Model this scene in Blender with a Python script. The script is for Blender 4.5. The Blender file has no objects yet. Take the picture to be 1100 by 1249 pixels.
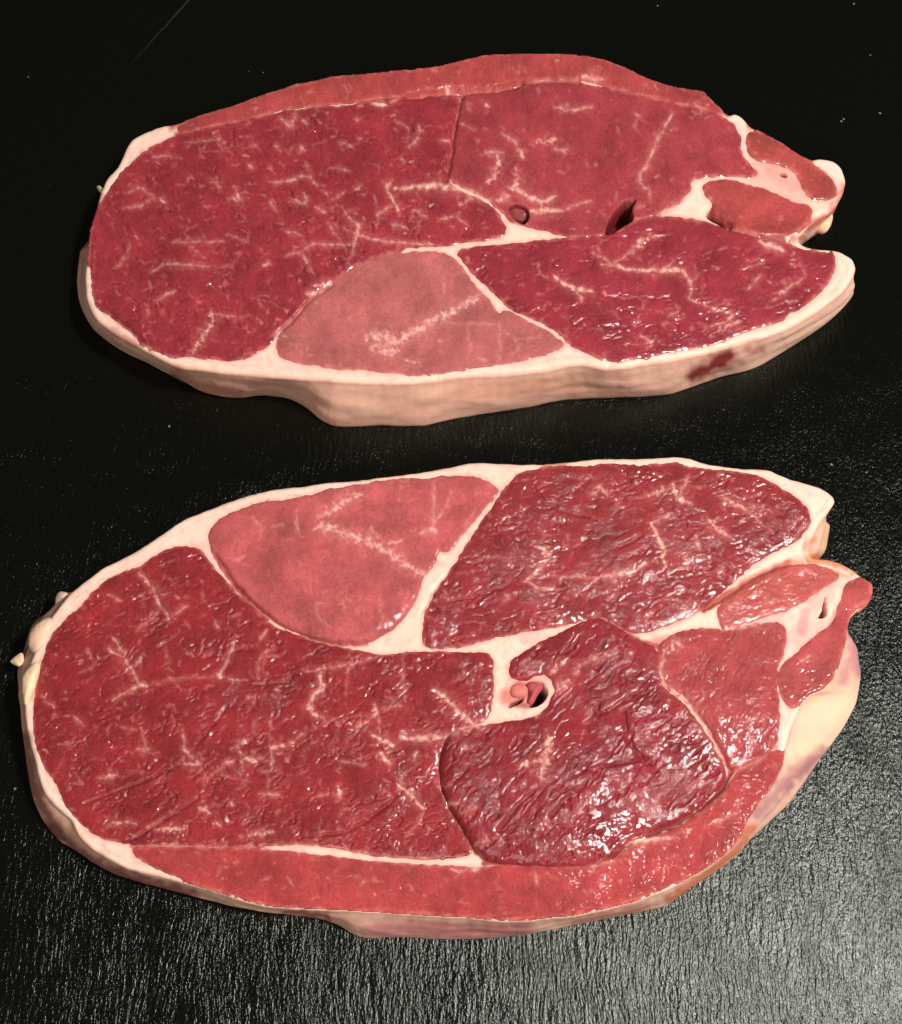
import bpy, math
import numpy as np
from mathutils import Vector

# ------------------------------------------------------------------ camera, world, lamps, exposure
scn = bpy.context.scene
TILT = math.radians(22.0); DIST = 0.330; FOVY = math.radians(45.0)
IW, IH = 1100.0, 1249.0
FPX = (IH / 2) / math.tan(FOVY / 2)
CF = np.array([0.0, math.sin(TILT), -math.cos(TILT)])          # forward
CU = np.array([0.0, math.cos(TILT), math.sin(TILT)])           # up
CX = np.array([1.0, 0.0, 0.0])
CP = np.array([0.0, 0.0, 0.010]) - CF * DIST                   # position
cd = bpy.data.cameras.new('camera'); cam = bpy.data.objects.new('camera', cd)
scn.collection.objects.link(cam); scn.camera = cam
cam.location = CP; cam.rotation_euler = (TILT, 0, 0)
cd.sensor_fit = 'VERTICAL'; cd.angle = FOVY; cd.clip_start = 0.01; cd.clip_end = 50

world = bpy.data.worlds.new('World'); scn.world = world; world.use_nodes = True
bg = world.node_tree.nodes['Background']
bg.inputs['Color'].default_value = (1.0, 0.86, 0.74, 1); bg.inputs['Strength'].default_value = 0.06

def area_lamp(name, loc, target, size, power, col):
    ld = bpy.data.lights.new(name, 'AREA'); ld.shape = 'DISK'; ld.size = size
    ld.energy = power; ld.color = col
    o = bpy.data.objects.new(name, ld); scn.collection.objects.link(o)
    o.location = loc
    o.rotation_euler = (Vector(target) - Vector(loc)).to_track_quat('-Z', 'Y').to_euler()
    return o
area_lamp('ceiling_lamp', (0.52, -0.12, 1.00), (0.03, 0.0, 0.0), 0.12, 17.0, (1.0, 0.96, 0.90))
area_lamp('front_fill', (-0.10, -0.85, 0.95), (0.0, 0.03, 0.0), 0.60, 5.0, (1.0, 0.90, 0.78))  # added soft fill from the front, brightens the steak walls; no real lamp

scn.view_settings.view_transform = 'Standard'; scn.view_settings.look = 'None'
scn.view_settings.exposure = 0.0; scn.view_settings.gamma = 1.0
scn.view_settings.use_curve_mapping = False
scn.render.resolution_x = 902; scn.render.resolution_y = 1024

# ------------------------------------------------------------------ pixel <-> world
def to_world(u, v, z):
    """pixel + the height of the surface it lies on -> point"""
    u = np.asarray(u, float); v = np.asarray(v, float); z = np.asarray(z, float)
    a = (u - IW / 2) / FPX; b = -(v - IH / 2) / FPX
    d = CF[None] + a.reshape(-1, 1) * CX[None] + b.reshape(-1, 1) * CU[None]
    t = (z.reshape(-1) - CP[2]) / d[:, 2]
    return CP[None] + d * t[:, None]
def to_px(P):
    q = P - CP[None]; w = q @ CF
    return IW / 2 + FPX * (q @ CX) / w, IH / 2 - FPX * (q @ CU) / w
MM = 0.001
PXMM = 0.219                                                     # one photo pixel in mm

# ------------------------------------------------------------------ noise
def _h(ix, iy, seed):
    n = (ix.astype(np.int64) * 374761393 + iy.astype(np.int64) * 668265263 + seed * 974634541) & 0x7fffffff
    n = ((n ^ (n >> 13)) * 1274126177) & 0x7fffffff
    n = ((n ^ (n >> 15)) * 1103515245 + 12345) & 0x7fffffff
    return ((n >> 7) & 0xffff) / 65535.0
def perlin(x, y, seed=0):
    x0 = np.floor(x); y0 = np.floor(y); fx = x - x0; fy = y - y0
    ux = fx * fx * fx * (fx * (fx * 6 - 15) + 10); uy = fy * fy * fy * (fy * (fy * 6 - 15) + 10)
    def g(i, j):
        a = _h(x0 + i, y0 + j, seed) * 6.2831853
        return np.cos(a) * (fx - i) + np.sin(a) * (fy - j)
    return 1.4 * ((g(0, 0) * (1 - ux) + g(1, 0) * ux) * (1 - uy) + (g(0, 1) * (1 - ux) + g(1, 1) * ux) * uy)
def fbm(x, y, seed=0, o=3):
    r = 0; a = 1.0; s = 0
    for k in range(o):
        r = r + a * perlin(x * 2 ** k, y * 2 ** k, seed + 17 * k); s += a; a *= 0.5
    return r / s
def worley(x, y, seed=0):
    x0 = np.floor(x); y0 = np.floor(y)
    f1 = np.full(x.shape, 9.0); f2 = np.full(x.shape, 9.0); cid = np.zeros(x.shape)
    for i in (-1, 0, 1):
        for j in (-1, 0, 1):
            cx = x0 + i; cy = y0 + j
            px = cx + 0.1 + 0.8 * _h(cx, cy, seed); py = cy + 0.1 + 0.8 * _h(cx, cy, seed + 5)
            d = np.hypot(px - x, py - y)
            near = d < f1
            f2 = np.where(near, f1, np.minimum(f2, d))
            cid = np.where(near, _h(cx, cy, seed + 9), cid)
            f1 = np.where(near, d, f1)
    return f1, f2, cid
def sst(a, b, x):
    t = np.clip((x - a) / (b - a), 0, 1); return t * t * (3 - 2 * t)
def lin(c):
    c = np.asarray(c, float) / 255.0
    return np.where(c <= 0.04045, c / 12.92, ((c + 0.055) / 1.055) ** 2.4)

# ------------------------------------------------------------------ polygons
def chaikin(p, n=2, closed=True):
    p = np.asarray(p, float)
    for _ in range(n):
        q = np.roll(p, -1, 0) if closed else p[1:]
        a = p if closed else p[:-1]
        r = np.empty((2 * len(a), p.shape[1])); r[0::2] = 0.78 * a + 0.22 * q; r[1::2] = 0.22 * a + 0.78 * q
        p = r if closed else np.vstack([p[:1], r, p[-1:]])
    return p
def resample(p, step):
    q = np.vstack([p, p[:1]])
    s = np.concatenate([[0], np.cumsum(np.hypot(*(np.diff(q[:, :2], axis=0).T)))])
    n = int(s[-1] / step); t = np.arange(n) * s[-1] / n
    return np.stack([np.interp(t, s, q[:, k]) for k in range(q.shape[1])], 1)
def vein_dist(U, V, pts):
    L = np.concatenate([[0], np.cumsum(np.hypot(*np.diff(pts, axis=0).T))]); L = L / (L[-1] + 1e-9)
    d2 = np.full(U.shape, 1e9); tt = np.zeros(U.shape)
    for i in range(len(pts) - 1):
        ax, ay = pts[i]; ex, ey = pts[i + 1] - pts[i]; q = ex * ex + ey * ey + 1e-9
        t = np.clip(((U - ax) * ex + (V - ay) * ey) / q, 0, 1)
        e2 = (U - ax - t * ex) ** 2 + (V - ay - t * ey) ** 2
        n = e2 < d2; d2 = np.where(n, e2, d2); tt = np.where(n, L[i] + t * (L[i + 1] - L[i]), tt)
    return np.sqrt(d2), tt
def seg_dist(U, V, pts, closed):
    d2 = np.full(U.shape, 1e9, np.float32)
    n = len(pts)
    for i in range(n if closed else n - 1):
        ax, ay = pts[i]; bx, by = pts[(i + 1) % n]
        ex, ey = bx - ax, by - ay; L = ex * ex + ey * ey + 1e-9
        t = np.clip(((U - ax) * ex + (V - ay) * ey) / L, 0, 1)
        d2 = np.minimum(d2, (U - ax - t * ex) ** 2 + (V - ay - t * ey) ** 2)
    return np.sqrt(d2)
def inside(U, V, pts):
    r = np.zeros(U.shape, bool); n = len(pts)
    for i in range(n):
        ax, ay = pts[i]; bx, by = pts[(i + 1) % n]
        if ay == by: continue
        c = ((ay > V) != (by > V)) & (U < (bx - ax) * (V - ay) / (by - ay) + ax)
        r ^= c
    return r
def signed(U, V, pts):
    U = U.astype(np.float32); V = V.astype(np.float32)
    d = seg_dist(U, V, pts, True); return np.where(inside(U, V, pts), d, -d)
def idw(U, V, ctrl):
    w = 0; s = 0
    for (a, b, h) in ctrl:
        k = 1.0 / ((U - a) ** 2 + (V - b) ** 2 + 900.0) ** 1.2; w = w + k; s = s + k * h
    return s / w

# ------------------------------------------------------------------ mesh building
def link(name, me, mat, parent):
    o = bpy.data.objects.new(name, me); scn.collection.objects.link(o)
    if mat: me.materials.append(mat)
    o.parent = parent
    return o
def make_mesh(name, V, quads, tris, col, wet=None, smooth=True, grain=None):
    me = bpy.data.meshes.new(name); V = np.asarray(V, np.float32)
    me.vertices.add(len(V)); me.vertices.foreach_set('co', V.ravel())
    q = np.asarray(quads, np.int32).reshape(-1, 4); t = np.asarray(tris, np.int32).reshape(-1, 3)
    li = np.concatenate([q.ravel(), t.ravel()]).astype(np.int32)
    me.loops.add(len(li)); me.loops.foreach_set('vertex_index', li)
    ls = np.concatenate([np.arange(len(q)) * 4, len(q) * 4 + np.arange(len(t)) * 3]).astype(np.int32)
    me.polygons.add(len(ls)); me.polygons.foreach_set('loop_start', ls)
    me.polygons.foreach_set('use_smooth', np.full(len(ls), smooth, bool))
    me.update(calc_edges=True); me.validate()
    a = me.attributes.new('tissue', 'FLOAT_COLOR', 'POINT')
    c = np.ones((len(V), 4), np.float32); c[:, :3] = col; a.data.foreach_set('color', c.ravel())
    b = me.attributes.new('wet', 'FLOAT', 'POINT')
    b.data.foreach_set('value', np.asarray(wet if wet is not None else np.full(len(V), 0.5), np.float32))
    b = me.attributes.new('grain', 'FLOAT', 'POINT')
    b.data.foreach_set('value', np.asarray(grain if grain is not None else np.full(len(V), 0.5), np.float32))
    return me
def grid_shell(mask, P, col, wet, drop, grain=None):
    drop = np.broadcast_to(drop, mask.shape)
    """sheet over the grid points with mask set, its border turned down and closed below"""
    ny, nx = mask.shape
    c = mask[:-1, :-1] & mask[1:, :-1] & mask[:-1, 1:] & mask[1:, 1:]
    j, i = np.nonzero(c); k = j * nx + i
    F = np.stack([k, k + nx, k + nx + 1, k + 1], 1)              # v runs down: counter-clockwise from above
    used = np.unique(F); mp = np.full(ny * nx, -1, np.int64); mp[used] = np.arange(len(used))
    F = mp[F]; n = len(used)
    V = P.reshape(-1, 3)[used]; C = col.reshape(-1, 3)[used]; W = wet.reshape(-1)[used]
    E = np.concatenate([F[:, [0, 1]], F[:, [1, 2]], F[:, [2, 3]], F[:, [3, 0]]])
    key = E[:, 0] * n + E[:, 1]; rev = E[:, 1] * n + E[:, 0]
    B = E[~np.isin(key, rev)]
    bv = np.unique(B); bm = np.full(n, -1, np.int64); bm[bv] = n + np.arange(len(bv))
    VB = V[bv].copy(); VB[:, 2] = np.maximum(VB[:, 2] - drop.reshape(-1)[used][bv], 0.001)
    cen = VB.mean(0)[None]; cen[0, 2] = VB[:, 2].min()
    V2 = np.vstack([V, VB, cen]); C2 = np.vstack([C, C[bv], C.mean(0)[None]]); W2 = np.concatenate([W, W[bv], [0.3]])
    Q = np.vstack([F, np.stack([B[:, 1], B[:, 0], bm[B[:, 0]], bm[B[:, 1]]], 1)])
    T = np.stack([bm[B[:, 1]], bm[B[:, 0]], np.full(len(B), len(V2) - 1)], 1)
    if grain is None: return V2, Q, T, C2, W2
    G = grain.reshape(-1)[used]
    return V2, Q, T, C2, W2, np.concatenate([G, G[bv], [0.3]])

# ------------------------------------------------------------------ materials
def new_mat(name):
    m = bpy.data.materials.new(name); m.use_nodes = True
    nt = m.node_tree; b = nt.nodes['Principled BSDF']
    return m, nt, b
def node(nt, typ, **kw):
    n = nt.nodes.new(typ)
    for k, v in kw.items():
        if k in n.inputs: n.inputs[k].default_value = v
        else: setattr(n, k, v)
    return n
def tissue_material(name, sss, radius, rough, coat, bump_mm, nscale, vary):
    m, nt, b = new_mat(name); L = nt.links.new
    at = node(nt, 'ShaderNodeAttribute', attribute_name='tissue')
    wt = node(nt, 'ShaderNodeAttribute', attribute_name='wet')
    tc = node(nt, 'ShaderNodeTexCoord')
    n1 = node(nt, 'ShaderNodeTexNoise', Scale=nscale, Detail=5.0, Roughness=0.62)
    n2 = node(nt, 'ShaderNodeTexNoise', Scale=nscale * 0.22, Detail=3.0, Roughness=0.6)
    L(tc.outputs['Object'], n1.inputs['Vector']); L(tc.outputs['Object'], n2.inputs['Vector'])
    mr = node(nt, 'ShaderNodeMapRange'); mr.inputs['From Min'].default_value = 0.25; mr.inputs['From Max'].default_value = 0.75
    mr.inputs['To Min'].default_value = 1 - vary; mr.inputs['To Max'].default_value = 1 + vary
    L(n1.outputs['Fac'], mr.inputs['Value'])
    mx = node(nt, 'ShaderNodeVectorMath', operation='SCALE')
    L(at.outputs['Color'], mx.inputs[0]); L(mr.outputs['Result'], mx.inputs['Scale'])
    L(mx.outputs['Vector'], b.inputs['Base Color'])
    rr = node(nt, 'ShaderNodeMapRange'); rr.inputs['From Min'].default_value = 0.0; rr.inputs['From Max'].default_value = 1.0
    rr.inputs['To Min'].default_value = rough + 0.16; rr.inputs['To Max'].default_value = rough - 0.12
    L(wt.outputs['Fac'], rr.inputs['Value']); L(rr.outputs['Result'], b.inputs['Roughness'])
    b.inputs['Subsurface Weight'].default_value = sss
    b.inputs['Subsurface Radius'].default_value = radius; b.inputs['Subsurface Scale'].default_value = 0.001
    b.inputs['Specular IOR Level'].default_value = 0.10
    w2 = node(nt, 'ShaderNodeMath', operation='POWER'); w2.inputs[1].default_value = 2.0; L(wt.outputs['Fac'], w2.inputs[0])
    cw = node(nt, 'ShaderNodeMath', operation='MULTIPLY'); cw.inputs[1].default_value = coat
    L(w2.outputs[0], cw.inputs[0]); L(cw.outputs[0], b.inputs['Coat Weight'])
    b.inputs['Coat Roughness'].default_value = 0.06; b.inputs['Coat IOR'].default_value = 1.42
    gr = node(nt, 'ShaderNodeAttribute', attribute_name='grain')
    g1 = node(nt, 'ShaderNodeMath', operation='MULTIPLY')
    L(n1.outputs['Fac'], g1.inputs[0]); L(gr.outputs['Fac'], g1.inputs[1])
    ad = node(nt, 'ShaderNodeMath', operation='MULTIPLY_ADD'); ad.inputs[1].default_value = 0.9
    L(n2.outputs['Fac'], ad.inputs[0]); L(g1.outputs[0], ad.inputs[2])
    bp = node(nt, 'ShaderNodeBump', Strength=1.0, Distance=bump_mm * MM)
    L(ad.outputs[0], bp.inputs['Height'])
    L(bp.outputs['Normal'], b.inputs['Normal']); L(bp.outputs['Normal'], b.inputs['Coat Normal'])
    return m
MUSCLE = tissue_material('raw_muscle', 0.20, (1.1, 0.28, 0.22), 0.50, 1.0, 0.15, 1500.0, 0.14)
FAT = tissue_material('animal_fat', 0.45, (2.2, 1.1, 0.7), 0.46, 0.25, 0.16, 420.0, 0.05)
VESSEL = tissue_material('vessel_wall', 0.2, (1.2, 0.4, 0.3), 0.30, 0.5, 0.08, 600.0, 0.10)

# ------------------------------------------------------------------ slate
def build_slate():
    m, nt, b = new_mat('black_slate'); L = nt.links.new
    tc = node(nt, 'ShaderNodeTexCoord')
    wn = node(nt, 'ShaderNodeTexNoise', Scale=45.0, Detail=2.0)
    L(tc.outputs['Object'], wn.inputs['Vector'])
    wv = node(nt, 'ShaderNodeVectorMath', operation='MULTIPLY_ADD'); wv.inputs[1].default_value = (0.006, 0.006, 0)
    L(wn.outputs['Color'], wv.inputs[0]); L(tc.outputs['Object'], wv.inputs[2])
    def noise(sx, sy, det, rot=0.0, rough=0.6):
        mp = node(nt, 'ShaderNodeMapping'); mp.inputs['Scale'].default_value = (sx, sy, 1); mp.inputs['Rotation'].default_value = (0, 0, rot)
        L(wv.outputs[0], mp.inputs['Vector'])
        n = node(nt, 'ShaderNodeTexNoise', Scale=1.0, Detail=det, Roughness=rough)
        L(mp.outputs[0], n.inputs['Vector']); return n.outputs['Fac']
    def math_(op, a, bb):
        n = node(nt, 'ShaderNodeMath', operation=op)
        for i, x in enumerate((a, bb)):
            if isinstance(x, (int, float)): n.inputs[i].default_value = x
            else: L(x, n.inputs[i])
        return n.outputs[0]
    ridge = noise(860, 150, 2.0, 0.06)
    grain = noise(1500, 900, 3.0, -0.12)
    broad = noise(90, 60, 2.0)
    h = math_('ADD', math_('MULTIPLY', ridge, 1.1), math_('ADD', math_('MULTIPLY', grain, 0.75), math_('MULTIPLY', broad, 0.5)))
    bp = node(nt, 'ShaderNodeBump', Strength=1.0, Distance=0.00027); L(h, bp.inputs['Height'])
    # pale mineral specks and a fine old scratch
    vo = node(nt, 'ShaderNodeTexVoronoi', Scale=130.0); L(wv.outputs[0], vo.inputs['Vector'])
    sp = math_('MULTIPLY', math_('LESS_THAN', vo.outputs['Distance'], 0.05), math_('GREATER_THAN', noise(40, 40, 1.0), 0.54))
    e = to_world([236, 150], [-6, 88], [0, 0]); t = (e[1] - e[0])[:2]; ln = np.linalg.norm(t); t = t / ln
    pp = node(nt, 'ShaderNodeVectorMath', operation='SUBTRACT'); pp.inputs[1].default_value = tuple(e[0]); L(tc.outputs['Object'], pp.inputs[0])
    def dot(v):
        n = node(nt, 'ShaderNodeVectorMath', operation='DOT_PRODUCT'); n.inputs[1].default_value = v; L(pp.outputs[0], n.inputs[0]); return n.outputs['Value']
    off = math_('ABSOLUTE', math_('ADD', dot((-t[1], t[0], 0)), math_('MULTIPLY', math_('SUBTRACT', noise(120, 120, 2.0), 0.5), 0.0012)), 0)
    al = math_('DIVIDE', dot((t[0], t[1], 0)), float(ln))
    sc = math_('MULTIPLY', math_('LESS_THAN', off, 0.00035), math_('MULTIPLY', math_('GREATER_THAN', al, 0.0), math_('MAXIMUM', math_('SUBTRACT', 0.26, math_('MULTIPLY', al, 0.26)), 0.0)))
    sc = math_('MULTIPLY', sc, noise(900, 900, 2.0))
    cr = node(nt, 'ShaderNodeMix', data_type='RGBA')
    cr.inputs['A'].default_value = (0.0026, 0.0030, 0.0021, 1); cr.inputs['B'].default_value = (0.16, 0.16, 0.13, 1)
    L(math_('MAXIMUM', sp, sc), cr.inputs['Factor'])
    nt.nodes.remove(b)
    df = node(nt, 'ShaderNodeBsdfDiffuse'); L(cr.outputs['Result'], df.inputs['Color'])
    gl = node(nt, 'ShaderNodeBsdfGlossy', distribution='BECKMANN', Roughness=0.275); gl.inputs['Color'].default_value = (0.0265, 0.0278, 0.0262, 1)
    L(bp.outputs['Normal'], gl.inputs['Normal']); L(bp.outputs['Normal'], df.inputs['Normal'])
    ash = node(nt, 'ShaderNodeAddShader'); L(df.outputs[0], ash.inputs[0]); L(gl.outputs[0], ash.inputs[1])
    L(ash.outputs[0], nt.nodes['Material Output'].inputs['Surface'])
    s = 0.45; z0 = -0.008
    bm_v = [(-s, -s, z0), (s, -s, z0), (s, s, z0), (-s, s, z0), (-s, -s, 0), (s, -s, 0), (s, s, 0), (-s, s, 0)]
    fs = [(3, 2, 1, 0), (4, 5, 6, 7), (0, 1, 5, 4), (1, 2, 6, 5), (2, 3, 7, 6), (3, 0, 4, 7)]
    me = bpy.data.meshes.new('slate_surface'); me.from_pydata(bm_v, [], fs); me.update()
    o = link('slate_surface', me, m, None); o['kind'] = 'structure'
    o['label'] = 'black slate slab with fine vertical grain under the two steaks'
build_slate()

# ------------------------------------------------------------------ traced from enlarged views: origin and scale
FR = {'1': (80, 50, 3.056), '2': (400, 50, 3.056), '3': (720, 80, 3.056), '4': (80, 280, 3.056), '5': (400, 280, 3.056), '6': (720, 270, 3.056),
      'A': (0, 540, 2.895), 'B': (360, 540, 2.895), 'C': (720, 540, 2.895), 'D': (0, 780, 2.895), 'E': (360, 780, 2.895), 'F': (720, 780, 2.895),
      'G': (0, 980, 2.0), 'H': (550, 980, 2.0), 'v': (560, 180, 5.5), 'w': (580, 770, 5.5), 'x': (880, 660, 5.5), 'y': (520, 880, 5.5), 'p': (0, 0, 1.0)}
def fr(k, pts):
    ox, oy, s = FR[k]
    return np.array([(ox + x / s, oy + y / s) for x, y in pts], float)

FATC = lin((241, 202, 186)); FATP = lin((226, 150, 140)); WALLC = lin((239, 190, 168)); CREAM = lin((240, 206, 168))

def build_steak(S, empty):
    step = S.get('step', 1.2)
    out = np.array([tuple(e) + ((np.nan, np.nan) if len(e) == 2 else ()) for e in S['outline']], float)
    has = ~np.isnan(out[:, 2])
    def Hb(u, v): return idw(u, v, S['height']) * MM
    top = to_world(out[:, 0], out[:, 1], Hb(out[:, 0], out[:, 1]))
    # bottom edge: from its own pixels on the slate where seen, else just inside the top edge
    tn = np.roll(top, -1, 0) - np.roll(top, 1, 0); nrm = np.stack([tn[:, 1], -tn[:, 0]], 1)
    nrm /= np.linalg.norm(nrm, axis=1)[:, None]                 # outward for a counter-clockwise loop
    bot = top.copy(); bot[:, :2] -= nrm * 0.0012
    bw = to_world(np.nan_to_num(out[:, 2]), np.nan_to_num(out[:, 3]), np.full(len(out), 0.0002)); bot[has] = bw[has]
    loop = np.hstack([out[:, :2], bot[:, :2]])
    loop = resample(chaikin(loop, 2), 1.5)
    n = len(loop); a = np.arange(n)
    uv = loop[:, :2]
    t2 = np.roll(uv, -2, 0) - np.roll(uv, 2, 0); nu = np.stack([-t2[:, 1], t2[:, 0]], 1)
    for _ in range(6): nu = (nu + np.roll(nu, 1, 0) + np.roll(nu, -1, 0)) / 3
    nu /= np.linalg.norm(nu, axis=1)[:, None]                   # outward in pixels (v down)
    ctr = uv.mean(0)
    if ((uv + nu * 3 - ctr) ** 2).sum() < ((uv - nu * 3 - ctr) ** 2).sum(): nu = -nu
    jit = 0.45 * perlin(a / 7.0, a * 0 + 0.5, 3) + 1.3 * perlin(a / 25.0, a * 0 + 7.5, 4)
    uv = uv + nu * jit[:, None]
    # --- raster fields over the top face
    u0, v0 = uv.min(0) - 12; u1, v1 = uv.max(0) + 12
    us = np.arange(u0, u1, step); vs = np.arange(v0, v1, step)
    U, V = np.meshgrid(us, vs)
    dout = signed(U, V, uv[::3])
    H = Hb(U, V)
    wu = U + 1.7 * perlin(U / 10, V / 10, 21); wv = V + 1.7 * perlin(U / 10, V / 10, 22)
    relief = 0.35 * fbm(U / 60, V / 60, S['seed'], 3)            # mm
    dark = np.zeros(U.shape)
    for (k, pts, w, depth) in S['grooves']:
        p = chaikin(fr(k, pts), 1, False) if len(pts) > 2 else fr(k, pts)
        d = seg_dist(wu, wv, p, False)
        relief = relief - depth * np.exp(-(d / w) ** 2)
    cav = np.zeros(U.shape)
    for (k, pts, depth, soft) in S['holes']:
        broad_ = soft >= 6
        soft = soft if broad_ else 2.4
        d = signed(U + 0.8 * perlin(U / 4, V / 4, 31), V, chaikin(fr(k, pts), 2))
        c = sst(-0.6, soft, d); relief = relief - depth * c; cav = cav if broad_ else np.maximum(cav, c)
    # fat amount from the traced veins
    vein = np.zeros(U.shape)
    brk = 0.75 + 0.55 * perlin(U / 7, V / 7, 41) + 0.3 * perlin(U / 3, V / 3, 42)
    rng = np.random.default_rng(S['seed'])
    todo = []
    for item in S['veins']:
        k, pts, w = item[:3]; fz = item[3] if len(item) > 3 else 1.0
        p = fr(k, pts)
        if len(p) == 1: p = np.vstack([p - rng.uniform(1, 3, 2) * [1, rng.choice([-1, 1])], p + rng.uniform(1, 3, 2)])
        if len(p) > 2: p = chaikin(p, 1, False)
        todo.append((p, w, fz))
        if fz == 1.0 and w < 7:
            for _ in range(int(rng.integers(0, 2))):
                i = int(rng.integers(0, len(p))); e = p[min(i + 1, len(p) - 1)] - p[max(i - 1, 0)]
                an = math.atan2(e[1], e[0]) + rng.choice([-1, 1]) * rng.uniform(0.5, 1.4); ln_ = rng.uniform(6, 16)
                m1 = p[i] + ln_ * 0.5 * np.array([math.cos(an), math.sin(an)]); an += rng.uniform(-0.8, 0.8)
                todo.append((np.vstack([p[i], m1, m1 + ln_ * 0.5 * np.array([math.cos(an), math.sin(an)])]), w * rng.uniform(0.3, 0.5), 1.0))
    wu2 = wu + 0.7 * perlin(U / 3, V / 3, 23); wv2 = wv + 0.7 * perlin(U / 3, V / 3, 24)
    fuzz = np.clip(0.80 + 0.35 * perlin(U / 2.7, V / 2.7, 25) + 0.5 * perlin(U / 7, V / 7, 26), 0.25, 1.1)
    for p, w, fz in todo:
        j0 = max(int((p[:, 1].min() - 18 - v0) / step), 0); j1 = int((p[:, 1].max() + 18 - v0) / step) + 1
        i0 = max(int((p[:, 0].min() - 18 - u0) / step), 0); i1 = int((p[:, 0].max() + 18 - u0) / step) + 1
        bb = (slice(j0, j1), slice(i0, i1))
        if fz > 1: d, t = vein_dist(U[bb] + 4.5 * perlin(U[bb] / 5, V[bb] / 5, 51), V[bb] + 4.5 * perlin(U[bb] / 5, V[bb] / 5, 52), p)
        else: d, t = vein_dist(wu2[bb], wv2[bb], p)
        tap = 0.40 + 0.60 * np.clip(np.sin(np.pi * np.clip(t, 0.02, 0.98)), 0, 1) ** 0.6
        b_ = np.clip(brk[bb], 0, 1.6)
        ww = w * 0.42 * (1.35 if fz > 1 else 1.0) * (0.35 + 0.95 * b_) * tap + 0.35
        val = np.exp(-(d / ww) ** 2 * 0.85) * (0.85 if fz > 1 else (0.72 if w < 5.5 else 0.92)) * fuzz[bb] * np.clip(0.30 + 0.75 * b_ + 0.05 * w, 0.2, 1) * min(1.0, 0.38 + 0.14 * w)
        val = np.maximum(val, 0.30 * fuzz[bb] * np.exp(-(d / (ww * 2.6)) ** 2))
        vein[bb] = np.maximum(vein[bb], val)
    vein *= np.clip(0.62 + 0.4 * brk, 0.35, 1)
    fatfine = 0.05 * perlin(U / 4, V / 4, 61) + 0.10 * fbm(U / 14, V / 14, 62, 2)
    Zf = H + (relief + fatfine) * MM
    # --- muscles
    dmax = np.full(U.shape, -99.0)
    for mi, M in enumerate(S['muscles']):
        pts = chaikin(np.array(M['poly'], float), 2)
        sl0 = max(int((pts[:, 1].min() - 8 - v0) / step), 0); sl1 = int((pts[:, 1].max() + 8 - v0) / step) + 1
        sk0 = max(int((pts[:, 0].min() - 8 - u0) / step), 0); sk1 = int((pts[:, 0].max() + 8 - u0) / step) + 1
        R = (slice(sl0, sl1), slice(sk0, sk1))
        u = U[R]; v = V[R]
        ed = 1.0
        d = signed(u + ed * perlin(u / 8, v / 8, 71 + mi), v + ed * perlin(u / 8, v / 8, 91 + mi), pts) + 2.0
        d = d + 0.75 * perlin(u / 5.5, v / 5.5, 111 + mi) + 1.4 * perlin(u / 17, v / 17, 131 + mi)
        dmax[R] = np.maximum(dmax[R], d)
        bl = idw(u, v, M['lift']) if 'lift' in M else M.get('bulge', 0.5) * 0.5
        w = M.get('w', 9.0)
        dd = np.clip(d / w, 0, 1)
        g = np.where(d < 0, 0.13 * d, bl * np.sqrt(1 - (1 - dd) ** 2) + 0.05 * sst(0, 3, d))
        bs, asp, ang, amp = M.get('bundle', (18, 1.6, 0.4, 0.18))
        ca, sa = math.cos(ang), math.sin(ang)
        wx = 9 * fbm(u / 38, v / 38, 81, 3) + 2.0 * perlin(u / 6, v / 6, 85); wy = 9 * fbm(u / 38, v / 38, 82, 3) + 2.0 * perlin(u / 6, v / 6, 86)
        qx = (u * ca + v * sa + wx) / asp; qy = -u * sa + v * ca + wy
        f1, f2, cid = worley(qx / bs, qy / bs, 100 + mi)
        ff1, ff2, fid = worley(qx / (bs * .30) + 0.4 * perlin(u / 6, v / 6, 83), qy / (bs * .30), 200 + mi)
        act = sst(-0.35, 0.35, fbm(u / 55, v / 55, 300 + mi, 2))
        crk = M.get('crinkle', 0.06)
        cre = sst(0.10, 0.0, np.abs(fbm(qx / 26, qy / 13, 440 + mi, 3))) * sst(-0.1, 0.4, fbm(u / 30, v / 30, 450 + mi, 2) + 0.1)
        lump = sst(0.0, 0.6, f2 - f1) - 0.5
        rel = amp * 0.26 * lump * (0.15 + 0.85 * act) + amp * 0.25 * (cid - 0.5) * act - amp * 1.5 * cre \
            + crk * 0.24 * (sst(0, 0.5, ff2 - ff1) - 0.5) * (0.15 + 1.0 * act) \
            + crk * 0.21 * (1 - 2.2 * np.abs(perlin(qx / 3.0, qy / 2.5, 400 + mi))) * (0.15 + 1.0 * act) \
            + crk * 0.30 * perlin(qx / 2.2, qy / 2.4, 470 + mi) * (0.15 + 1.0 * act) + 0.22 * fbm(u / 40, v / 40, 500 + mi, 2)
        rel = rel * sst(0, 8, d) - 0.10 * vein[R]
        Z = Zf[R] + (g + rel) * MM
        P = to_world(u, v, H[R]); P[:, 2] = Z.ravel(); P = P.reshape(u.shape + (3,))
        base = lin(M['col'])[None, None] * np.array([0.87, 0.93, 0.94])
        ln = fbm(u / 45, v / 45, 600 + mi, 3)[..., None]
        col = base * (1 + 0.42 * ln) * (1 + 0.14 * (cid[..., None] - 0.5)) * (1 + 0.10 * (fid[..., None] - 0.5))
        col = col * np.array([1, 1, 1]) + lin((255, 175, 165)) * 0.05 * np.clip(perlin(u / 2.6, v / 2.6, 610)[..., None], 0, 1)
        col = col * (1 + 0.12 * perlin(u / 2.2, v / 2.2, 611)[..., None] + 0.06 * perlin(u / 9, v / 9, 612)[..., None])
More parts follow.
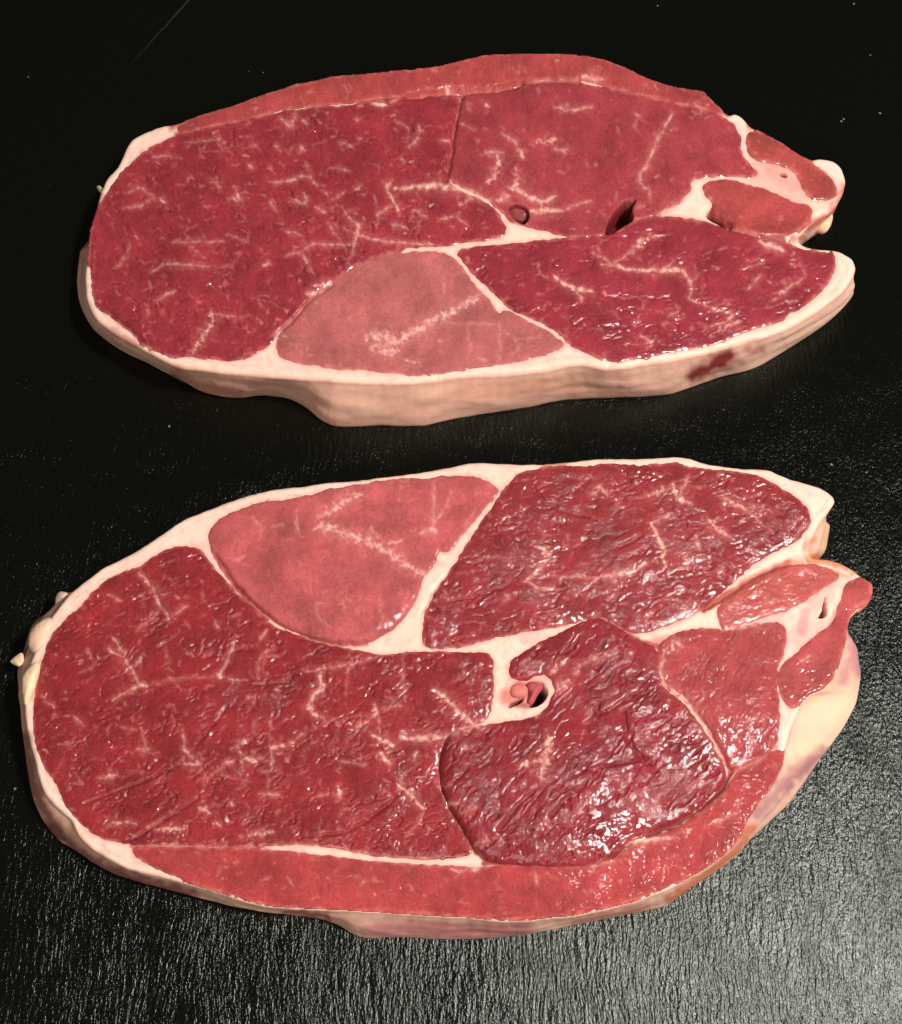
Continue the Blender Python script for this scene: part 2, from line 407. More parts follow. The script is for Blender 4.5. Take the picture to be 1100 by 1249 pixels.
        # fine web of fat between the bundles
        web = sst(0.26, 0.0, f2 - f1) * sst(0.05, 0.45, fbm(u / 24, v / 24, 700 + mi, 2) + M.get('marb', 0.0) - 0.1)
        web2 = sst(0.14, 0.02, ff2 - ff1) * sst(0.1, 0.5, fbm(u / 16, v / 16, 720 + mi, 2) + 0.6 * M.get('marb', 0.0) - 0.15)
        mb = M.get('marb', 0.0)
        b1, b2, bid = worley(u / 15 + 0.35 * perlin(u / 8, v / 8, 731), v / 11 + 0.35 * perlin(u / 8, v / 8, 732), 740 + mi)
        flk = sst(0.34 + 0.25 * perlin(u / 4, v / 4, 733), 0.02, b1) * (bid > 0.62 - 0.9 * mb) * sst(-0.2, 0.3, fbm(u / 50, v / 50, 750 + mi, 2) + mb) * (0.25 + 0.45 * _h(np.floor(bid * 9999), np.floor(bid * 777), 3))
        web = np.maximum(web, flk / 0.42)
        ft = np.clip(np.maximum(np.maximum(0.36 * web, 0.15 * web2) * np.clip(brk[R], 0.2, 1), vein[R]), 0, 1)[..., None]
        fc = lin((220, 136, 130)) * (1 - ft ** 1.3) + lin((242, 200, 184)) * ft ** 1.3
        col = col * (1 - 0.92 * ft) + fc * 0.92 * ft
        ege = (sst(4.6, -0.5, d + 1.8 * perlin(u / 3, v / 3, 141)) * np.clip(0.5 + 1.2 * perlin(u / 12, v / 12, 142), 0.1, 1))[..., None] * M.get('edge', 0.72)
        col = col * (1 - ege) + lin((206, 120, 110)) * ege
        cv = cav[R][..., None] ** 0.5 * 1.2; cv = np.clip(cv, 0, 1.2); col = col * (1 - 0.8 * cv) + lin((84, 14, 18)) * 0.8 * cv  # hole walls painted dark red: shade of the depth put into the colour
        wet = np.clip(M.get('wet', 0.55) + 0.25 * act - 0.3 * ft[..., 0] + 0.15 * perlin(u / 18, v / 18, 620), 0, 1)
        mask = (d > -3.6) & (dout[R] > 1.2)
        grain = np.clip((0.10 + crk * 12.0 * (0.15 + 0.95 * act) * (1 - 0.8 * cre) * sst(0, 10, d)) * (1 - 0.6 * ft[..., 0]) * np.clip(0.75 + 0.8 * perlin(u / 11, v / 11, 640), 0.1, 1.5), 0, 2.2)
        Vv, Q, T, C, W, G = grid_shell(mask, P, col, wet, np.clip(dout[R] * PXMM * 0.7, 1.0, 11.0) * MM, grain)
        me = make_mesh('muscle', Vv, Q, T, C, W, True, G)
        o = link('muscle', me, MUSCLE, empty)
        if 'label' in M: o['label'] = M['label']
    # --- fat between the muscles
    fn = fbm(U / 22, V / 22, 801, 3)[..., None]
    colf = FATC * (1 + 0.08 * fn)
    pk = sst(0.1, 0.55, fbm(U / 12, V / 12, 802, 2))[..., None] * 0.40
    colf = colf * (1 - pk) + lin((222, 158, 152)) * pk
    th_ = (sst(-5.5, 0.5, dmax) * 0.5)[..., None]; colf = colf * (1 - th_) + lin((220, 140, 130)) * th_
    for (k, pts, w, c, s) in S.get('tint', []):
        p = fr(k, pts); d = seg_dist(wu, wv, p if len(p) > 1 else np.vstack([p, p + 1]), False)
        m_ = (sst(w * 1.25, w * 0.35, d) * s)[..., None]; colf = colf * (1 - m_) + lin(c) * m_
    cv = cav[..., None] * 0.97; colf = colf * (1 - cv) + lin((104, 20, 26)) * cv  # same painted shade for the fat inside the holes
    sink = np.where(dout < 11, -(11 - dout) * 0.03, 0.0)
    Pf = to_world(U, V, H); Pf[:, 2] = (Zf + sink * MM).ravel(); Pf = Pf.reshape(U.shape + (3,))
    maskf = (dout > 5) & (dmax < 5.5)
    Vv, Q, T, C, W = grid_shell(maskf, Pf, colf, np.full(U.shape, 0.5), np.clip(dout * PXMM * 0.7, 1.0, 11.0) * MM)
    link('fat_seam', make_mesh('fat_seam', Vv, Q, T, C, W), FAT, empty)
    # --- outer fat: wall from the slate to the top edge, rounded over, a flat lip inside
    def samp(F, p):
        x = np.clip((p[:, 0] - u0) / step, 0, len(us) - 1.01); y = np.clip((p[:, 1] - v0) / step, 0, len(vs) - 1.01)
        i = x.astype(int); j = y.astype(int); fx = x - i; fy = y - j
        return (F[j, i] * (1 - fx) + F[j, i + 1] * fx) * (1 - fy) + (F[j + 1, i] * (1 - fx) + F[j + 1, i + 1] * fx) * fy
    rr = S.get('round', 6.0) * (1 + 0.35 * perlin(a / 30.0, a * 0 + 3.3, 12))
    rows = []; flat = []
    zt_edge = samp(Zf, uv)
    T0 = to_world(uv[:, 0], uv[:, 1], Hb(uv[:, 0], uv[:, 1]))
    B0 = np.column_stack([loop[:, 2:4], np.full(n, 0.0003)])
    outd = np.stack([nrmv for nrmv in (np.roll(T0, -2, 0) - np.roll(T0, 2, 0))])
    outw = np.stack([outd[:, 1], -outd[:, 0]], 1); outw /= np.linalg.norm(outw, axis=1)[:, None] + 1e-12
    for _ in range(4): outw = (outw + np.roll(outw, 1, 0) + np.roll(outw, -1, 0)) / 3
    NW = 22
    for k in range(NW + 1):
        t = k / NW
        zz = t * (zt_edge - rr * PXMM * MM)
        s = t ** 1.15
        xy = B0[:, :2] * (1 - s) + T0[:, :2] * s
        amp = math.sin(math.pi * min(t * 1.04, 1)) ** 0.7 if 0 < t < 1 else 0.0
        bul = S.get('belly', 0.5) + 0.75 * fbm(a / 60.0, a * 0 + t * 2.0, 15, 2) + 0.07 * perlin(a / 8.0, a * 0 + t * 6, 16) + 0.30 * perlin(a / 90.0, a * 0.013 + t * 3.0, 18) + 0.06 * fbm(a / 30.0 + t * 2, a * 0.03 + t * 6.0, 20, 2)
        if k == 0: xy = xy + outw * (0.25 * perlin(a / 14.0, a * 0 + 1.5, 19) * MM)[:, None]
        xy = xy + outw * (bul * amp * MM)[:, None]
        rows.append(np.column_stack([xy, zz])); flat.append(np.full(n, 0.0))
    for k in range(1, 7):
        th = k / 6 * math.pi / 2
        p = uv - nu * (rr * (1 - math.cos(th)))[:, None]
        q = to_world(p[:, 0], p[:, 1], Hb(p[:, 0], p[:, 1])); q[:, 2] = samp(Zf, p) - rr * PXMM * MM * (1 - math.sin(th))
        rows.append(q); flat.append(np.full(n, k / 6))
    for e in (2, 4, 6):
        p = uv - nu * (rr + e)[:, None]
        q = to_world(p[:, 0], p[:, 1], Hb(p[:, 0], p[:, 1])); q[:, 2] = samp(Zf, p) - (0.12 * MM if e == 6 else 0)
        rows.append(q); flat.append(np.full(n, 1.0))
    q = rows[-1].copy(); q[:, 2] = 0.0006; rows.append(q); flat.append(np.full(n, 0.0))
    nr = len(rows); Vr = np.vstack(rows); fl = np.concatenate(flat)
    ii = np.arange(n); Q = []
    for r in range(nr):
        r2 = (r + 1) % nr
        Q.append(np.stack([r * n + ii, r * n + (ii + 1) % n, r2 * n + (ii + 1) % n, r2 * n + ii], 1))
    pu, pv = to_px(Vr)
    al = np.tile(a, nr)
    hz = Vr[:, 2] / MM
    cw = WALLC * (1 + 0.10 * fbm(al / 40.0, hz / 5.0, 31, 3)[:, None])
    pk = sst(0.0, 0.5, fbm(al / 30.0, hz / 3.0, 33, 3))[:, None] * 0.5
    cw = cw * (1 - pk) + lin((226, 158, 144)) * pk
    ct = FATC * (1 + 0.08 * fbm(pu / 22, pv / 22, 801, 3)[:, None])
    cw = cw * (1 + 0.05 * perlin(al / 11.0, hz / 6.0, 35)[:, None] + 0.04 * perlin(al / 4.0, hz / 1.2, 36)[:, None])
    pt = sst(0.0, 0.5, fbm(pu / 18, pv / 18, 805, 3))[:, None] * 0.45; ct = ct * (1 - pt) + lin((232, 172, 152)) * pt
    tf = sst(0.15, 0.8, fl)[:, None]
    c = cw * (1 - tf) + ct * tf
    ju = pu + 5 * perlin(pu / 11, pv / 11, 41); jv = pv + 5 * perlin(pu / 11, pv / 11, 42)
    for (k, pts, w, cc, s) in S.get('wall_tint', []):
        p = fr(k, pts); d = seg_dist(ju, jv, p if len(p) > 1 else np.vstack([p, p + 1]), False)
        m_ = (sst(w * 1.35, w * 0.1, d) * s)[:, None]; c = c * (1 - m_) + lin(cc) * m_
    link('fat_cover', make_mesh('fat_cover', Vr, np.vstack(Q), [], c, np.full(len(Vr), 0.45)), FAT, empty)

def flap(name, pts, z0, z1, thick, col, mat, empty, seed):
    """a small soft tag of tissue: outline given on the photograph, lying from height z0 to z1 (mm)"""
    p = chaikin(fr('p', pts), 2); n = len(p); ctr = p.mean(0)
    rings = []; K = 7
    for sgn in (1, -1):
        for k in range(K):
            f = math.cos(k / K * math.pi / 2) if sgn > 0 else math.cos((K - k) / K * math.pi / 2)
            if sgn < 0 and k == 0: f = 0.02
            e = math.sin(k / K * math.pi / 2) if sgn > 0 else math.sin((K - k) / K * math.pi / 2)
            q = ctr + (p - ctr) * max(f, 0.02)
            tt = np.clip((q[:, 0] - p[:, 0].min()) / (np.ptp(p[:, 0]) + 1e-6), 0, 1)
            zc = (z0 + (z1 - z0) * tt)
            w = to_world(q[:, 0], q[:, 1], zc * MM)
            w[:, 2] += (sgn * thick * 0.5 * e + 0.25 * perlin(q[:, 0] / 6, q[:, 1] / 6, seed)) * MM
            rings.append(w)
    # order: top centre -> rim -> bottom centre
    tops = rings[:K][::-1]; bots = rings[K:][::-1]
    rows = tops + bots; nr = len(rows); V = np.vstack(rows); ii = np.arange(n); Q = []
    for r in range(nr - 1):
        Q.append(np.stack([r * n + ii, r * n + (ii + 1) % n, (r + 1) * n + (ii + 1) % n, (r + 1) * n + ii], 1))
    Q = np.vstack(Q); V = np.vstack([V, rows[0].mean(0)[None], rows[-1].mean(0)[None]]); k0 = nr * n
    T = np.vstack([np.stack([np.full(n, k0), (ii + 1) % n, ii], 1), np.stack([np.full(n, k0 + 1), (nr - 1) * n + ii, (nr - 1) * n + (ii + 1) % n], 1)])
    tri = np.vstack([T, Q[:, [0, 1, 2]], Q[:, [0, 2, 3]]])
    if np.einsum('ij,ij->i', V[tri[:, 0]] - V.mean(0), np.cross(V[tri[:, 1]] - V.mean(0), V[tri[:, 2]] - V.mean(0))).sum() < 0: Q = Q[:, ::-1]; T = T[:, ::-1]
    me = make_mesh(name, V, Q, T, lin(col)[None] * (1 + 0.12 * perlin(V[:, 0] / 0.003, V[:, 1] / 0.003, seed)[:, None]))
    return link(name, me, mat, empty)

# ================================================================== steak one
S1 = dict(seed=11, round=6.5, belly=0.6,
 outline=[(106,293,100,300),(104,322,96,325),(102,345,95,350),(104,368,98,372),(114,388,112,400),(136,403,136,420),(157,415,160,434),(188,435,188,446),(211,445,217,459),(244,451,244,478),(283,454,283,486),(329,458,329,481),(374,462,366,490),(400,464,398,519),(433,466,433,521),(465,468,465,518),(514,468,514,521),(557,460,553,511),(596,457,596,504),(649,454,647,496),(688,447,690,487),(714,444,716,486),(740,450,745,485),(785,445,785,484),(818,439,822,480),(850,433,850,470),(877,426,880,459),(905,418,912,453),(929,412,940,439),(969,397,975,417),(1004,376,1010,393),(1025,360,1030,374),(1041,342,1043,357),(1046,326),(1041,313),(1024,304),(1001,302),(982,298),(974,291),(984,278),(1000,266),(1014,258),(1021,250),(1029,237),(1033,221),(1028,204),(1018,195),(1001,192),(988,194),(972,186),(949,170),(929,157),(916,154),(907,142),(897,136),(889,139),(864,117),(862,109),(821,104),(792,95),(762,80),(737,71),(708,65),(678,64),(642,63),(596,65),(570,70),(537,78),(505,82),(449,87),(400,93),(384,97),(358,101),(342,107),(320,114),(283,128),(244,138),(211,151),(194,151),(168,163),(158,171),(145,199),(129,217),(121,236),(113,262),(108,280)],
 height=[(110,320,15),(250,300,19),(450,250,20),(600,200,20),(450,420,20),(700,380,19.5),(900,360,17.5),(1030,330,15),(1010,230,12),(930,200,15),(800,150,17),(600,90,16.5),(300,140,16.5),(180,180,15)],
 muscles=[
  dict(poly=[(111,285),(108,310),(113,332),(114,360),(118,375),(132,381),(147,394),(165,408),(183,424),(208,436),(228,433),(263,438),(293,438),(313,430),(331,416),(336,405),(345,395),(362,383),(377,362),(404,344),(418,332),(440,318),(465,309),(488,305),(495,301),(531,299),(564,295),(605,290),(617,284),(609,264),(593,248),(573,239),(552,231),(546,222),(549,194),(551,174),(556,140),(562,116),(531,116),(475,122),(433,129),(394,132),(348,136),(309,148),(257,157),(217,166),(188,179),(160,199),(145,219),(129,240),(118,262)],
       col=(150,48,57), bulge=0.7, w=14, bundle=(13,1.3,0.5,0.34), crinkle=0.09, marb=0.08, wet=0.55),
  dict(poly=[(492,311),(465,314),(441,322),(418,336),(405,347),(378,366),(364,386),(348,398),(340,410),(338,430),(352,439),(384,444),(400,447),(456,450),(498,456),(524,457),(554,452),(609,443),(645,437),(672,429),(687,421),(683,416),(668,406),(642,393),(616,379),(608,385),(596,368),(583,355),(573,342),(560,323),(544,311),(520,308)],
       col=(180,95,94), bulge=0.5, w=10, bundle=(17,1.4,-0.3,0.07), crinkle=0.025, marb=-0.12, wet=0.35, label='pale pink oval muscle with a white fat streak'),
  dict(poly=[(556,305),(603,301),(640,297),(672,294),(700,291),(720,289),(738,289),(755,281),(773,272),(802,264),(851,270),(890,280),(929,291),(957,297),(980,306),(1000,310),(1019,310),(1015,335),(998,358),(975,376),(957,383),(954,391),(916,399),(884,414),(857,422),(815,430),(779,437),(740,441),(726,434),(712,428),(697,421),(683,406),(662,392),(642,384),(622,376),(609,361),(583,338),(567,321)],
       col=(150,48,59), bulge=0.6, w=10, bundle=(15,1.7,-0.25,0.26), crinkle=0.11, marb=0.08, wet=0.8),
  dict(poly=[(548,220),(551,194),(554,174),(559,140),(566,114),(603,112),(636,104),(672,100),(704,102),(740,109),(780,119),(821,128),(851,134),(884,145),(894,153),(903,170),(902,188),(912,201),(924,213),(912,216),(884,213),(851,216),(839,223),(842,233),(818,255),(802,260),(774,268),(757,276),(738,286),(720,287),(697,289),(672,282),(648,277),(634,272),(622,270),(614,258),(596,243),(575,232)],
       col=(158,58,65), bulge=0.6, w=10, bundle=(19,1.5,0.9,0.14), crinkle=0.055, marb=-0.02, wet=0.55),
  dict(poly=[(918,160),(949,173),(972,189),(985,197),(1001,207),(1016,222),(1020,236),(1012,243),(995,244),(982,234),(978,221),(969,208),(949,199),(929,197),(914,189),(911,170)],
       col=(164,68,65), bulge=0.9, w=9, bundle=(14,1.5,0.5,0.10), crinkle=0.04, marb=-0.2, wet=0.5),
  dict(poly=[(857,228),(866,223),(890,220),(916,229),(942,235),(962,247),(991,254),(986,267),(973,282),(949,288),(923,285),(893,277),(868,258),(872,250),(862,240)],
       col=(168,68,67), bulge=0.9, w=9, bundle=(14,1.5,0.4,0.10), crinkle=0.05, marb=-0.12, wet=0.6),
  dict(poly=[(215,155),(244,142),(283,132),(320,118),(345,110),(384,101),(400,97),(449,91),(505,86),(537,82),(570,74),(596,69),(642,67),(678,68),(708,69),(737,75),(762,84),(792,99),(821,108),(858,113),(862,120),(884,140),(851,130),(821,124),(780,114),(740,104),(704,96),(672,94),(636,98),(603,107),(567,109),(531,111),(475,117),(433,124),(394,128),(348,131),(309,143),(257,153),(222,162)],
       col=(170,68,68), bulge=0.7, w=14, bundle=(9,2.4,1.5,0.10), crinkle=0.06, marb=-0.06, wet=0.5, label='narrow paler band of muscle along the edge'),
 ],
 grooves=[('2',[(500,195),(482,260),(462,380),(456,440),(437,520)],3.2,1.3),('2',[(300,205),(420,188),(520,186),(620,180),(720,155)],3.6,1.9),('2',[(720,155),(830,147),(930,152)],3,0.6),('4',[(780,395),(850,335),(900,270),(990,205)],2.5,0.6),
   ('3',[(430,545),(520,600)],4.0,2.0),('3',[(520,605),(640,642),(740,650)],2.5,0.8),('4',[(170,320),(230,370),(320,440)],3,0.8)],
 holes=[('3',[(50,630),(75,560),(120,505),(178,497),(150,535),(165,575),(120,600),(75,632)],9.0,5.0),
   ('2',[(668,620),(700,608),(745,625),(752,660),(730,688),(690,665)],3.2,4.0),
   ('3',[(703,400),(722,394),(738,410),(728,418),(708,412)],3.0,2.0),
   ('3',[(425,545),(450,548),(520,598),(490,595),(440,572)],3.0,3.0)],
 veins=[('1',[(215,625),(270,622),(330,590)],3),('1',[(760,530),(840,525),(900,500),(940,545)],3.5),('1',[(895,455),(920,530)],3),('1',[(800,290),(840,330),(860,260)],5),('1',[(890,300)],5),('1',[(880,405)],5),('1',[(330,435),(405,430)],3),('1',[(240,570),(285,545),(335,590)],3),('1',[(365,600)],6),('1',[(610,590),(650,602),(640,560)],5),('1',[(690,470)],4),('1',[(700,385)],4),('1',[(570,365)],3),('1',[(790,390)],4),('1',[(840,590),(900,612),(890,570)],4),('1',[(930,620),(970,640)],4),('1',[(820,710),(880,728)],3),('1',[(540,515),(580,550)],3,2),
  ('1',[(450,380),(560,370)],2),('1',[(960,560),(1000,600),(1040,560)],3),('1',[(1000,470),(1060,490)],3),('1',[(1020,380),(1070,400)],3),('1',[(760,600),(790,640)],3),
  ('2',[(650,350),(700,380),(720,430)],5),('2',[(600,415),(660,415)],3),('2',[(630,420),(640,470)],3),('2',[(440,170),(445,200)],7),('2',[(165,235),(222,242)],6),('2',[(110,290)],5),('2',[(120,360)],4),('2',[(340,320),(345,350),(305,395)],4),('2',[(420,375),(450,375)],5),
  ('2',[(240,520),(215,545),(240,590),(265,640)],5),('2',[(110,545)],5),('2',[(65,640),(95,680),(120,690),(100,760)],5),('2',[(180,650),(240,620)],4),('2',[(240,685),(285,695)],5),('2',[(320,630),(370,660)],4),('2',[(415,668),(465,655)],4),('2',[(490,640),(480,660),(520,690)],3),('2',[(490,610),(525,595),(530,575)],5),('2',[(845,250),(890,262),(985,248)],4),('2',[(950,138),(1020,146)],8),('2',[(845,410),(890,410)],4),('2',[(780,380),(850,370)],4,2),('2',[(490,310),(550,335)],2),('2',[(590,240)],4),
  ('2',[(250,555),(330,548),(430,542),(530,562),(600,600)],8),('2',[(60,700),(130,735),(260,755),(390,760)],4),('2',[(0,680),(40,740)],3),('2',[(170,580),(190,640),(180,700)],2),('2',[(250,300),(300,330)],2),
  ('v',[(180,35),(300,40)],5),('v',[(410,20),(425,70)],7),('v',[(250,60),(265,120),(240,180),(190,240)],5,2),('v',[(330,270),(400,290),(480,350),(560,370),(640,330)],8),('v',[(380,150),(400,230),(360,280)],5,2),('v',[(560,370),(545,430),(690,425)],7),('v',[(250,360),(330,330)],8),('v',[(640,20),(730,25)],5),('v',[(690,430),(790,380),(890,365)],4),('v',[(480,430),(560,445)],8),('v',[(380,480),(440,510)],9),
  ('3',[(305,185),(270,240),(240,300),(215,370),(180,410),(190,450),(225,470),(222,505)],5),('3',[(170,185)],4),('3',[(150,700),(200,640),(250,640)],4,2),('3',[(60,755),(150,700)],3),('3',[(390,480),(330,530),(260,555)],10),('3',[(420,470),(400,520),(420,550)],9),('3',[(630,660),(720,690)],9),('3',[(390,145),(410,160)],4),('3',[(850,370),(920,400),(930,460)],9),('3',[(400,500),(450,500)],4),
  ('4',[(320,160),(365,130),(420,132),(540,140)],4),('4',[(400,48),(590,48)],3),('4',[(190,140),(230,100),(240,60)],3),('4',[(820,100),(880,85),(910,145),(925,165)],3.5),('4',[(880,80),(920,55),(1060,60)],3.5),('4',[(1088,0),(1070,95)],4.5),('4',[(735,132),(768,130)],4),('4',[(330,270),(410,230)],4),('4',[(545,315),(550,350),(510,400),(470,460)],5,2),('4',[(550,315),(640,330),(690,325)],2.5),('4',[(545,312)],6),('4',[(300,330),(310,300)],3),('4',[(925,212),(990,200)],6),('4',[(900,245),(950,232)],7),('4',[(785,395)],6),('4',[(600,20),(680,50)],2),('4',[(460,60),(500,90)],2),
  ('5',[(160,440),(250,430),(290,400),(370,350),(440,320),(520,275),(560,250)],9,2),('5',[(150,400),(240,402)],14,2),('5',[(200,460),(260,450)],9,2),('5',[(285,490),(345,500)],5),('5',[(640,350),(640,490)],2),('5',[(640,370),(700,410),(715,440),(690,470)],2),('5',[(430,350),(630,355)],2),('5',[(415,415),(430,420)],3.5),('5',[(430,180),(435,240)],2),('5',[(520,360),(530,460)],1.6),('5',[(690,410),(780,405)],1.6),('5',[(560,480),(600,495)],2),
  ('5',[(840,175),(880,205),(930,225),(990,232)],6),('5',[(930,225),(945,272)],4),('5',[(1020,130),(1090,140)],5),
  ('6',[(100,175),(180,185),(270,185),(340,180),(380,240),(370,290)],6),('6',[(370,290),(460,330),(540,345),(500,380),(430,400)],4),('6',[(590,255),(610,230),(640,200)],4),('6',[(680,295),(730,260),(790,215)],4),('6',[(190,430),(225,455)],5),('6',[(290,352),(325,338)],4),('6',[(10,120),(80,160)],3),('6',[(480,410),(560,370)],4,2),('6',[(150,110),(220,60)],4,2),('6',[(560,180),(640,160)],2),('6',[(780,150),(800,210)],2)],
 tint=[('p',[(300,147),(330,138)],5,(172,70,68),0.9),('p',[(440,124),(475,119),(530,113)],5,(160,52,54),0.9),('3',[(640,400),(700,440),(770,485)],22,(226,150,140),0.6),('3',[(690,390),(760,430)],16,(222,140,132),0.6),('2',[(505,195),(460,380),(440,520)],5,(120,30,38),0.9),('2',[(380,185),(500,190),(620,182)],5,(140,35,38),0.9),('2',[(620,182),(720,158),(930,150)],5,(165,62,60),0.9),('p',[(740,105),(780,115),(851,131),(884,142)],5,(170,70,66),0.95),('p',[(217,164),(257,155),(309,146)],5,(176,72,66),0.9),
   ('p',[(700,289),(740,287),(773,270),(802,262)],5,(150,48,56),0.95),('p',[(802,262),(851,269)],3,(225,160,145),0.5),('p',[(867,260),(890,279),(929,289),(955,292)],5,(150,50,50),0.9),('p',[(342,400),(363,384),(377,364),(404,345)],4,(150,45,52),0.9),('p',[(404,345),(440,320),(488,308)],4,(170,70,72),0.85),('p',[(120,245),(111,285)],8,(170,66,62),0.8)],
 wall_tint=[('p',[(211,151),(244,138),(320,114),(400,93),(505,82),(570,70),(642,63),(708,65),(760,80),(821,104),(862,112)],9,(178,76,70),0.95),('p',[(862,112),(886,138)],7,(178,76,70),0.9),('p',[(916,154),(949,170),(985,194)],8,(172,66,58),0.95),('p',[(890,433),(862,448),(845,458)],11,(130,28,30),0.95),('p',[(910,428),(930,425)],7,(160,80,90),0.6),('p',[(905,440),(850,465)],6,(190,120,112),0.6),('p',[(985,278),(1010,262),(1024,248),(1030,230)],7,(186,86,76),0.8),
   ('p',[(217,455),(240,470),(290,480)],9,(205,120,100),0.6),('p',[(560,480),(700,470)],12,(218,150,124),0.4),('p',[(120,240),(112,270),(107,300)],6,(190,90,72),0.75),('p',[(140,405),(165,418)],7,(205,140,138),0.7),('p',[(980,292),(955,290)],6,(190,90,80),0.7)])
s1 = bpy.data.objects.new('raw_steak', None); scn.collection.objects.link(s1)
s1['label'] = 'raw red meat steak with thick pale fat wall and notched forked end'; s1['category'] = 'steak'; s1['group'] = 'raw steaks on the slate'
build_steak(S1, s1)
flap('fat_flap', [(986,277),(998,268),(1013,257),(1016,266),(1013,277),(1006,285),(995,282)], 5, 7, 5, (236,196,158), FAT, s1, 5)
flap('fat_flap', [(117,228),(121,226),(126,231),(131,233),(128,238),(121,234)], 10, 13, 1.5, (240,212,185), FAT, s1, 6)
v = flap('blood_vessel', [(616,254),(624,247),(641,248),(649,257),(646,268),(634,271),(621,267)], 16.4, 16.4, 3.4, (138,66,70), VESSEL, s1, 8)

